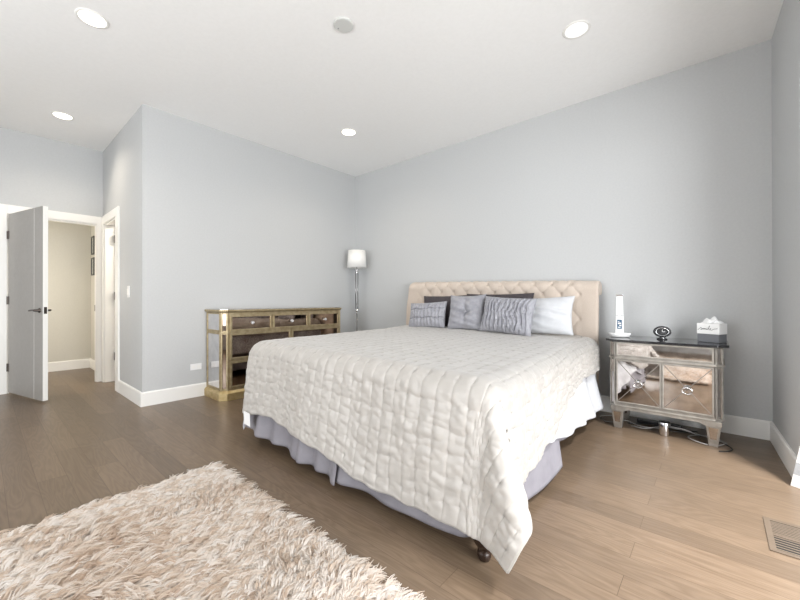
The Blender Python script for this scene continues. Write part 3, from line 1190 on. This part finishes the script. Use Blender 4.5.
pillow('pillow', 'white pillow leaning on the left end of the headboard', 'pillow', .58, .34, .13, (1.865, -.288, .745), R(3), R(0), M_sheet, f_wrinkle, 'white sleeping pillows')
pillow('pillow', 'white pillow on the right side of the bed, nearest the nightstand', 'pillow', .74, .355, .16, (3.01, -.50, .735), R(13), R(-2), M_sheet, f_wrinkle, 'white sleeping pillows', roll=R(-2))
pillow('pillow', 'charcoal pillow behind the small ruched grey cushion', 'pillow', .66, .37, .10, (2.00, -.455, .748), R(9), R(1), M_charcoal, None, 'charcoal pillows', roll=R(-1))
pillow('pillow', 'charcoal pillow behind the square button and ruched cushions', 'pillow', .78, .385, .09, (2.56, -.30, .745), R(4), R(-1), M_charcoal, None, 'charcoal pillows')
pillow('throw_cushion', 'small silver grey lumbar cushion with gathered seams, leftmost cushion', 'cushion', .50, .30, .13, (1.855, -.62, .745), R(15), R(3), M_greysatin, f_lumbar, 'grey throw cushions', roll=R(-3))
tc_ = pillow('throw_cushion', 'square grey cushion with a central button tuft', 'cushion', .42, .385, .13, (2.355, -.63, .742), R(14), R(2), M_greysatin, f_tuft, 'grey throw cushions', roll=R(-1), pinch=.10)
bm = B()
bmesh.ops.create_uvsphere(bm, u_segments=14, v_segments=10, radius=.016)
bmesh.ops.scale(bm, vec=(1, .5, 1), verts=bm.verts)
bmesh.ops.translate(bm, vec=(0, -.028, .20), verts=bm.verts)
ob = obj('button', bm, M_greysatin, None, smooth=True)
ob.parent = tc_
pillow('throw_cushion', 'large grey ruched cushion in front of the white pillow', 'cushion',   .53, .355, .15, (2.82, -.70, .742), R(15), R(-4), M_greysatin, f_ruche, 'grey throw cushions', roll=R(3), n=130)


# ------------------------------------------------------------------ dresser
dy0, dy1, dxf = -2.235, -.62, .42      # body extent along the wall; front face at x = dxf
DZT = .962
ds_ = thing('mirrored_dresser', 'antique gold dresser with mirrored drawers and crystal knobs by the grey wall', 'dresser', (.22, -1.43, 0))
g = .018


def chamf(off, back=.004):
    """octagonal plan of dresser with canted front corners"""
    k = .055 + off * .3
    return [(back, dy0 - off), (dxf - k + off, dy0 - off), (dxf + off, dy0 + k - off), (dxf + off, dy1 - k + off), (dxf - k + off, dy1 + off), (back, dy1 + off)]


bm = B()
prism(bm, chamf(.03, g), 0, .075)
prism(bm, chamf(.03, g), .075, .10, chamf(.008, g))
obj('plinth', bm, M_brass, ds_, bevel=.003)
bm = B()
prism(bm, chamf(-.004, g), .10, DZT - .035)
obj('body', bm, M_gold, ds_)
bm = B()
prism(bm, chamf(.008, .004), DZT - .035, DZT - .022, chamf(.022, .004))
prism(bm, chamf(.022, .004), DZT - .022, DZT - .004)
obj('top_edge', bm, M_gold, ds_, bevel=.003)
bm = B()
prism(bm, chamf(.006, .02), DZT - .004, DZT)
obj('top_mirror', bm, M_smirror, ds_)
# waist mouldings
bm = B()
zw = .715
for z in (zw,):
    prism(bm, chamf(.006, g), z - .010, z + .010)
obj('moulding', bm, M_gold, ds_, bevel=.003)
# side mirrors (near end)
ye = dy0 + .004
for z0, z1 in ((.125, zw - .02), (zw + .02, DZT - .05)):
    obj('side_mirror', bx(g + .03, dxf - .075, ye - .006, ye, z0, z1), M_smirror, ds_)
bm = B()
for a in ((g, g + .028), (dxf - .075, dxf - .058)):
    box(bm, a[0], a[1], ye - .012, ye, .10, DZT - .035)
for z in (.105, zw - .018, zw + .012, DZT - .052):
    box(bm, g + .028, dxf - .075, ye - .010, ye, z, z + .014)
obj('side_frame', bm, M_gold, ds_, bevel=.002)
# canted corner mirror strips
for (ca, cb) in (((dxf - .059, dy0 + .004), (dxf - .004, dy0 + .059)), ((dxf - .004, dy1 - .059), (dxf - .059, dy1 - .004))):
    ca, cb = Vector((*ca, 0)), Vector((*cb, 0))
    d_ = (cb - ca).normalized()
    nn = Vector((d_.y, -d_.x, 0))
    if nn.x < 0:
        nn = -nn
    for z0, z1 in ((.125, zw - .02), (zw + .02, DZT - .05)):
        mid = (ca + cb) / 2
        bm = B()
        bar(bm, mid + Vector((0, 0, z0)), mid + Vector((0, 0, z1)), .035, .005, nn)
        obj('corner_mirror', bm, M_dmirror, ds_)
    bm = B()
    for e in (ca + d_ * .010, cb - d_ * .010):
        bar(bm, e + Vector((0, 0, .10)), e + Vector((0, 0, DZT - .035)), .016, .012, nn)
    obj('corner_post', bm, M_gold, ds_, bevel=.002)
# drawers
fy0, fy1 = dy0 + .065, dy1 - .065
rows = [(.725, .900, 3), (.425, .705, 2), (.125, .405, 2)]
for z0, z1, n_ in rows:
    wdt = (fy1 - fy0) / n_
    for k in range(n_):
        a, b_ = fy0 + k * wdt + .008, fy0 + (k + 1) * wdt - .008
        xf = dxf - .004
        fr = .022
        bm = boxes([(xf, xf + .016, a, b_, z0, z0 + fr), (xf, xf + .016, a, b_, z1 - fr, z1),
                    (xf, xf + .016, a, a + fr, z0 + fr, z1 - fr), (xf, xf + .016, b_ - fr, b_, z0 + fr, z1 - fr)])
        dw = obj('drawer', bm, M_gold, ds_, bevel=.003)
        obj('mirror_panel', bx(xf + .001, xf + .007, a + fr, b_ - fr, z0 + fr, z1 - fr), M_dmirror, dw)
        bm = B()
        zc, yc = (z0 + z1) / 2, (a + b_) / 2
        lathe(bm, [(.011, .0), (.013, .003), (.006, .008), (.006, .014), (.016, .022), (.019, .030), (.014, .038), (.005, .041)],
              (xf + .008, yc, zc), 14, 'x')
        obj('knob', bm, M_crystal, dw)

# ------------------------------------------------------------------ floor lamp
lx, ly = .262, -.21
lp = thing('floor_lamp', 'slim chrome floor lamp with a white drum shade in the corner', 'lamp', (lx, ly, 0))
bm = B()
lathe(bm, [(.125, 0), (.125, .012), (.115, .02), (.02, .028), (.012, .05)], (lx, ly, 0), 32)
obj('base', bm, M_steel, lp, smooth=True)
bm = B()
lathe(bm, [(.010, .03), (.010, .86)], (lx, ly, 0), 14)
obj('pole', bm, M_steel, lp, smooth=True)
bm = B()
for s in (-1, 1):
    lathe(bm, [(.0065, .93), (.0065, 1.50)], (lx + s * .012, ly + s * .010, 0), 12)
lathe(bm, [(.026, 1.0), (.026, 1.008)], (lx, ly, 0), 16)
obj('twin_rods', bm, M_steel, lp, smooth=True)
for z in (.90, 1.50):
    bm = B()
    lathe(bm, [(.010, -.045), (.015, -.03), (.011, -.02), (.026, .0), (.030, .012), (.022, .024), (.012, .034)], (lx, ly, z), 20)
    obj('crystal_joint', bm, M_chrome, lp, smooth=True)
bm = B()
seg = 40
ra, rb_ = .145, .128
rings = []
for r_, z in ((ra, 1.545), (rb_, 1.80), (rb_ - .003, 1.80), (ra - .003, 1.545)):
    rings.append([bm.verts.new((lx + r_ * math.cos(2 * PI * k / seg), ly + r_ * math.sin(2 * PI * k / seg), z)) for k in range(seg)])
for i in range(4):
    a_, b_ = rings[i], rings[(i + 1) % 4]
    for k in range(seg):
        bm.faces.new((a_[k], a_[(k + 1) % seg], b_[(k + 1) % seg], b_[k]))
obj('lamp_shade', bm, M_shade, lp, smooth=True)
bm = B()
tube(bm, [(lx - .13, ly, 1.78), (lx + .13, ly, 1.78)], .003, 6)
tube(bm, [(lx, ly, 1.53), (lx, ly, 1.79)], .006, 6)
obj('shade_spider', bm, M_steel, lp)

# ------------------------------------------------------------------ nightstand
nx0, nx1 = 3.615, 4.385
nyb, nyf = -.05, -.475
NT = .735
ns = thing('nightstand', 'mirrored nightstand with black top and crossed mirror doors right of the bed', 'nightstand', (4.0, -.27, 0))


def nplan(off, k=.048, back=nyb):
    k = k + off * .4
    return [(nx0 + .03 - off, back), (nx0 + .03 - off, nyf + k - off), (nx0 + .03 + k - off, nyf - off), (nx1 - .03 - k + off, nyf - off),
            (nx1 - .03 + off, nyf + k - off), (nx1 - .03 + off, back)]


bm = B()
prism(bm, nplan(.032), NT - .018, NT)
obj('top', bm, M_black, ns, bevel=.003)
bm = B()
prism(bm, nplan(-.004), .185, NT - .0185)
obj('body', bm, M_champ, ns)
bm = B()
prism(bm, nplan(.010), .575, .593)
obj('moulding', bm, M_champ, ns, bevel=.004)
bm = B()
prism(bm, nplan(.004), .185, .200)
obj('moulding', bm, M_champ, ns, bevel=.003)
fx0, fx1 = nx0 + .03 + .050, nx1 - .03 - .050
yf = nyf + .004
# drawer
bm = boxes([(fx0, fx1, yf - .010, yf, .600, .612), (fx0, fx1, yf - .010, yf, .700, .712), (fx0, fx0 + .012, yf - .010, yf, .612, .700),
            (fx1 - .012, fx1, yf - .010, yf, .612, .700)])
dw = obj('drawer', bm, M_champ, ns, bevel=.002)
obj('mirror_panel', bx(fx0 + .012, fx1 - .012, yf - .005, yf - .0005, .612, .700), M_mirror, dw)
# doors
xm = (fx0 + fx1) / 2
for k, (a, b_) in enumerate(((fx0, xm - .002), (xm + .002, fx1))):
    z0, z1 = .220, .570
    f_ = .011
    bm = boxes([(a, b_, yf - .012, yf, z0, z0 + f_), (a, b_, yf - .012, yf, z1 - f_, z1), (a, a + f_, yf - .012, yf, z0 + f_, z1 - f_),
                (b_ - f_, b_, yf - .012, yf, z0 + f_, z1 - f_)])
    dd = obj('door', bm, M_champ, ns, bevel=.002)
    obj('mirror_panel', bx(a + f_, b_ - f_, yf - .006, yf - .0005, z0 + f_, z1 - f_), M_mirror, dd)
    bm = B()
    bar(bm, (a + f_, yf - .005, z0 + f_), (b_ - f_, yf - .005, z1 - f_), .005, .003)
    bar(bm, (a + f_, yf - .005, z1 - f_), (b_ - f_, yf - .005, z0 + f_), .005, .003)
    obj('cross_strip', bm, M_pewter, dd)
    xc, zc = (a + b_) / 2, (z0 + z1) / 2
    bm = B()
    lathe(bm, [(.020, .0), (.020, .004), (.010, .008), (.008, .018), (.003, .020)], (xc, yf - .007, zc + .012), 20, 'y')
    ring = [(xc + .031 * math.sin(t_), yf - .020 - .003 * math.cos(t_), zc - .012 + .024 * math.cos(t_)) for t_ in np.linspace(0, 2 * PI, 25)[:-1]]
    tube(bm, ring, .0038, 8, closed=True)
    obj('ring_pull', bm, M_chrome, dd, smooth=True)
# apron with a shallow bracket cut
bm = B()
top_ = [(fx0 - .06, .240), (fx1 + .06, .240)]
pts = [(fx0 - .006, .150), (fx0 + .05, .150), (fx0 + .07, .160), (fx0 + .09, .166), (fx1 - .09, .166), (fx1 - .07, .160), (fx1 - .05, .150), (fx1 + .006, .150)]
poly = [(p_[0], p_[1]) for p_ in pts] + [(fx1 + .006, .212), (fx0 - .006, .212)]
fa = [bm.verts.new((x_, nyf - .0005, z_)) for x_, z_ in poly]
fb = [bm.verts.new((x_, nyf + .018, z_)) for x_, z_ in poly]
bm.faces.new(fa)
bm.faces.new(fb[::-1])
for i in range(len(poly)):
    j = (i + 1) % len(poly)
    bm.faces.new((fa[i], fa[j], fb[j], fb[i]))
obj('apron', bm, M_champ, ns)
# canted posts with mirror strips
for s in (-1, 1):
    if s < 0:
        ca, cb = Vector((nx0 + .034, nyf + .048, 0)), Vector((nx0 + .078, nyf + .004, 0))
    else:
        ca, cb = Vector((nx1 - .078, nyf + .004, 0)), Vector((nx1 - .034, nyf + .048, 0))
    d_ = (cb - ca).normalized()
    nn = Vector((d_.y, -d_.x, 0))
    mid = (ca + cb) / 2
    for z0, z1 in ((.215, .565), (.603, .705)):
        bm = B()
        bar(bm, mid + Vector((0, 0, z0)), mid + Vector((0, 0, z1)), .036, .004, nn)
        obj('corner_mirror', bm, M_mirror, ns)
    bm = B()
    for e in (ca + d_ * .008, cb - d_ * .008):
        bar(bm, e + Vector((0, 0, .20)), e + Vector((0, 0, NT - .02)), .014, .010, nn)
    obj('corner_post', bm, M_champ, ns, bevel=.002)
# side mirrors
obj('side_mirror', boxes([(nx1 - .036, nx1 - .031, nyf + .10, nyb - .03, .22, .565), (nx1 - .036, nx1 - .031, nyf + .10, nyb - .03, .605, .705)]), M_mirror, ns)
# tapered feet
for fx, fy in ((nx0 + .085, nyf + .055), (nx1 - .085, nyf + .055), (nx0 + .085, nyb - .06), (nx1 - .085, nyb - .06)):
    a_, b_ = .026, .043
    bm = B()
    prism(bm, [(fx - a_, fy - a_), (fx + a_, fy - a_), (fx + a_, fy + a_), (fx - a_, fy + a_)], 0.0, .150,
          [(fx - b_, fy - b_), (fx + b_, fy - b_), (fx + b_, fy + b_), (fx - b_, fy + b_)])
    box(bm, fx - .048, fx + .048, fy - .048, fy + .048, .150, .186)
    lg = obj('leg', bm, M_champ, ns, bevel=.003)
    bm = B()
    prism(bm, [(fx - a_ * .5, fy - a_ - .0005), (fx + a_ * .5, fy - a_ - .0005), (fx + a_ * .5, fy - a_ + .002), (fx - a_ * .5, fy - a_ + .002)], .012, .138,
          [(fx - b_ * .62, fy - b_ - .0005), (fx + b_ * .62, fy - b_ - .0005), (fx + b_ * .62, fy - b_ + .004), (fx - b_ * .62, fy - b_ + .004)])
    obj('leg_mirror', bm, M_mirror, lg)

# ------------------------------------------------------------------ things on the nightstand
# slim desk lamp with display
qx, qy = 3.685, -.27
dl = thing('desk_lamp', 'slim white folded desk lamp with a small screen, on the nightstand', 'desk lamp', (qx, qy, NT + .001), (0, 0, R(12)), local=True)
bm = B()
lathe(bm, [(.062, 0), (.074, .006), (.082, .026), (.083, .034), (.078, .036), (.070, .026), (.0005, .024)], (0, 0, 0), 36, sy=.72)
obj('base', bm, M_whitep, dl, smooth=True)
bm = B()
prism(bm, [(-.032, -.008), (.032, -.008), (.032, .012), (-.032, .012)], .025, .352, [(-.024, -.006), (.024, -.006), (.024, .008), (-.024, .008)])
st = obj('stem', bm, M_whitep, dl, bevel=.004)
obj('screen', bx(-.019, .017, -.0105, -.0082, .070, .150), M_screen, st)
bm = boxes([(-.012, .006, -.0115, -.0106, .082, .088), (-.002, .012, -.0115, -.0106, .096, .104), (-.012, .010, -.0115, -.0106, .112, .124), (-.014, -.002, -.0115, -.0106, .132, .136)])
obj('screen_digits', bm, M_tissue, st)
obj('slot', boxes([(-.026, -.006, -.0092, -.006, .186, .190), (.004, .024, -.0092, -.006, .186, .190)]), M_greyp, st)
bm = bx(-.027, .027, -.030, .014, .355, .372)
obj('lamp_head', bm, M_chrome, dl, bevel=.006)

# black oval clock
qx, qy = 3.985, -.27
oc = thing('desk_clock', 'small black oval clock with chrome ring in the middle of the nightstand', 'clock', (qx, qy, NT + .001), (0, 0, R(10)), local=True)
bm = B()
lathe(bm, [(.036, 0), (.036, .006), (.016, .016), (.014, .024)], (0, 0, 0), 24, sy=.6)
obj('base', bm, M_blackp, oc, smooth=True)
bm = B()
lathe(bm, [(.052, -.014), (.060, -.006), (.060, .008), (.052, .014), (.046, .012)], (0, 0, .062), 40, 'y', sy=.76)
cs = obj('case', bm, M_blackp, oc, smooth=True)
bm = B()
tube(bm, [(.042 * math.cos(t_), -.0145, .062 + .031 * math.sin(t_)) for t_ in np.linspace(0, 2 * PI, 41)[:-1]], .003, 8, closed=True)
obj('ring', bm, M_chrome, cs, smooth=True)
bm = B()
lathe(bm, [(.036, .013), (.034, .0155)], (0, 0, .062), 32, 'y', sy=.72)
obj('face', bm, M_blackp, cs)
obj('hands', boxes([(-.002, .018, -.0175, -.0158, .061, .064), (-.0012, .0012, -.0175, -.0158, .062, .080)]), M_tissue, cs)

# tissue box
tb = thing('tissue_box', 'white and grey tissue box with smile script on the nightstand', 'tissue box', (4.292, -.26, NT + .001), (0, 0, R(-24)), local=True)
w2_, d2_ = .072, .058
obj('lower_box', bx(-w2_ * .95, w2_ * .95, -d2_ * .95, d2_ * .95, 0, .062), M_greyp, tb, bevel=.002, label='grey lower half')
up_ = obj('upper_box', bx(-w2_, w2_, -d2_, d2_, .062, .142), M_whitep, tb, bevel=.004)
scr = [(-.063, -.010), (-.054, .0), (-.046, .006), (-.042, .010), (-.040, .003), (-.038, -.004), (-.046, -.006), (-.038, -.005), (-.032, .001), (-.029, .005), (-.029, -.005),
       (-.024, .004), (-.021, .003), (-.021, -.005), (-.016, .004), (-.013, .003), (-.012, -.004), (-.007, -.003), (-.003, .005), (-.004, -.004), (.001, -.002), (.010, .014),
       (.013, .024), (.010, .022), (.007, .006), (.008, -.004), (.013, -.004), (.019, .002), (.018, .006), (.014, .002), (.017, -.006), (.024, -.007), (.034, -.002), (.042, .003), (.052, .004), (.062, .007)]
bm = B()
tube(bm, smoothpts([(x_, -d2_ - .0012, .100 + z_) for x_, z_ in scr], 4), .0013, 5)
bmesh.ops.create_icosphere(bm, subdivisions=1, radius=.0016, matrix=Matrix.Translation((-.003, -d2_ - .0012, .113)))
obj('script_lettering', bm, M_ink, up_)
bm = B()
n_ = 26
vs = []
for i in range(n_):
    row = []
    for j in range(n_):
        u, v = i / (n_ - 1) * 2 - 1, j / (n_ - 1) * 2 - 1
        r_ = max(abs(u), abs(v))
        z = .144 + .034 * (1 - r_ ** 2) + .012 * math.sin(u * 6 + v * 3) * (1 - r_ ** 3) + .008 * math.sin(v * 9 - u * 5) * (1 - r_ ** 3)
        x_ = u * .056 + .006 * math.sin(v * 7) * r_ + .004
        y_ = v * .038 + .005 * math.sin(u * 8) * r_
        row.append(bm.verts.new((x_, y_, max(z, .1435))))
    vs.append(row)
for i in range(n_ - 1):
    for j in range(n_ - 1):
        bm.faces.new((vs[i][j], vs[i + 1][j], vs[i + 1][j + 1], vs[i][j + 1]))
obj('tissue', bm, M_tissue, tb, smooth=True)

# ------------------------------------------------------------------ cables and adapter under the nightstand
def cable(name, pts, r_, mat, label, group='cables under the nightstand'):
    bm = B()
    tube(bm, smoothpts(pts, 8), r_, 6)
    o = obj(name, bm, mat, None, smooth=True)
    tag(o, label, 'cable', group)
    return o


def loop(cx, cy, rx, ry, z=.005, n=10, a0=0, a1=2 * PI):
    return [(cx + rx * math.cos(a0 + (a1 - a0) * k / n), cy + ry * math.sin(a0 + (a1 - a0) * k / n), z + .004 * math.sin(k)) for k in range(n + 1)]


cable('power_cable', loop(4.255, -.34, .105, .10, .008, 14, .5, 6.4) + [(4.15, -.22, .01), (4.0, -.2, .012)], .0035, M_cable, 'grey cable coiled around the right front foot of the nightstand')
cable('power_cable', [(4.30, -.33, .006), (4.36, -.36, .010), (4.40, -.43, .006), (4.38, -.50, .006), (4.33, -.54, .006)], .004, M_cableb, 'short black cable end at the right foot of the nightstand')
cable('power_cable', loop(3.60, -.24, .075, .10, .008, 12, .2, 5.5) + [(3.72, -.22, .01), (3.85, -.3, .008), (3.98, -.25, .008)], .0035, M_cable, 'grey cable looping out past the left foot of the nightstand')
cable('power_cable', [(3.78, -.33, .006), (3.88, -.38, .02), (4.0, -.33, .05), (4.12, -.35, .06), (4.2, -.32, .03)], .004, M_cable, 'grey cable sagging below the nightstand doors')
cable('power_cable', [(3.75, -.28, .006), (3.9, -.2, .01), (4.05, -.27, .006), (4.2, -.16, .006)], .0045, M_cableb, 'black cable lying flat at the back under the nightstand')
bm = B()
lathe(bm, [(.030, 0), (.034, .006), (.040, .10), (.036, .106)], (4.01, -.40, .001), 24)
tag(obj('power_adapter', bm, M_chrome, None, smooth=True), 'small silver cylinder standing under the nightstand', 'adapter')
tag(obj('power_strip', bx(3.80, 4.10, -.19, -.14, .001, .035, bev=.005), M_blackp), 'black power strip on the floor under the nightstand', 'power strip')

# ------------------------------------------------------------------ rug
rx0, rx1, ry0, ry1 = 1.965, 4.25, -5.2, -2.975
rug = thing('shag_rug', 'cream and tan shaggy rug on the wood floor at the foot of the bed', 'rug', ((rx0 + rx1) / 2, (ry0 + ry1) / 2, 0))
obj('backing', bx(rx0, rx1, ry0, ry1, .001, .014), M_rugbase, rug)
NT_ = 17000
PER = 7
NB = NT_ * PER
tx_ = RNG.random(NT_) * (rx1 - rx0) + rx0
ty2 = ry1 - RNG.random(NT_) ** 1.3 * (ry1 - ry0)
cl_ = vnoise(tx_ * 3.5, ty2 * 3.5) * 1.7 + vnoise(tx_ * 11 + 30, ty2 * 11) * 1.2
ta_ = R(112) + cl_ + RNG.normal(0, .28, NT_)
tl_ = RNG.uniform(.045, .095, NT_)
tone = np.clip(RNG.random(NT_) * .75 + (vnoise(tx_ * 2.5 + 4, ty2 * 2.5) + .5) * .55 - .15, 0, 1)
rep = lambda a_: np.repeat(a_, PER)
bxs = rep(tx_) + RNG.normal(0, .006, NB)
bys = rep(ty2) + RNG.normal(0, .006, NB)
ang_ = rep(ta_) + RNG.normal(0, .13, NB)
leng = rep(tl_) * RNG.uniform(.75, 1.1, NB)
wid = RNG.uniform(.003, .0065, NB)
hgt = rep(RNG.uniform(.016, .036, NT_)) * RNG.uniform(.8, 1.2, NB)
ton = np.clip(rep(tone) + RNG.normal(0, .06, NB), 0, 1)
K = 5
verts = np.zeros((NB, K * 2, 3))
sxv, syv = -np.sin(ang_), np.cos(ang_)
curl = rep(RNG.normal(0, .35, NT_)) + RNG.normal(0, .12, NB)
for k in range(K):
    t_ = k / (K - 1)
    w_ = wid * (1.0 - .7 * t_ ** 3)
    hx = leng * t_
    a2_ = ang_ + curl * t_
    cx_ = bxs + np.cos(a2_) * hx
    cy_ = bys + np.sin(a2_) * hx
    cz_ = .014 + hgt * np.sin(min(t_ * 1.5, 1) * PI * .5) * (1 - .45 * t_ * t_)
    for s_i, s in enumerate((-1, 1)):
        verts[:, k * 2 + s_i, 0] = cx_ + s * sxv * w_ / 2
        verts[:, k * 2 + s_i, 1] = cy_ + s * syv * w_ / 2
        verts[:, k * 2 + s_i, 2] = cz_ + (s * .0006)
V_ = verts.reshape(-1, 3)
V_[:, 0] -= rug.location.x
V_[:, 1] -= rug.location.y
fac = []
base = (np.arange(NB) * K * 2)[:, None]
for k in range(K - 1):
    fac.append(base + np.array([[k * 2, k * 2 + 1, k * 2 + 3, k * 2 + 2]]))
F_ = np.stack(fac, 1).reshape(-1, 4)
me = bpy.data.meshes.new('pile')
me.vertices.add(len(V_))
me.vertices.foreach_set('co', V_.astype(np.float32).ravel())
me.loops.add(F_.size)
me.loops.foreach_set('vertex_index', F_.astype(np.int32).ravel())
me.polygons.add(len(F_))
me.polygons.foreach_set('loop_start', np.arange(0, F_.size, 4, dtype=np.int32))
me.polygons.foreach_set('loop_total', np.full(len(F_), 4, dtype=np.int32))
me.update(calc_edges=True)
ca2 = me.attributes.new('strand_tone', 'FLOAT', 'POINT')
ca2.data.foreach_set('value', np.repeat(ton, K * 2).astype(np.float32))
me.polygons.foreach_set('use_smooth', np.ones(len(F_), dtype=bool))
me.materials.append(M_pile)
pile = bpy.data.objects.new('pile', me)
COL.objects.link(pile)
pile.parent = rug
pile['kind'] = 'stuff'
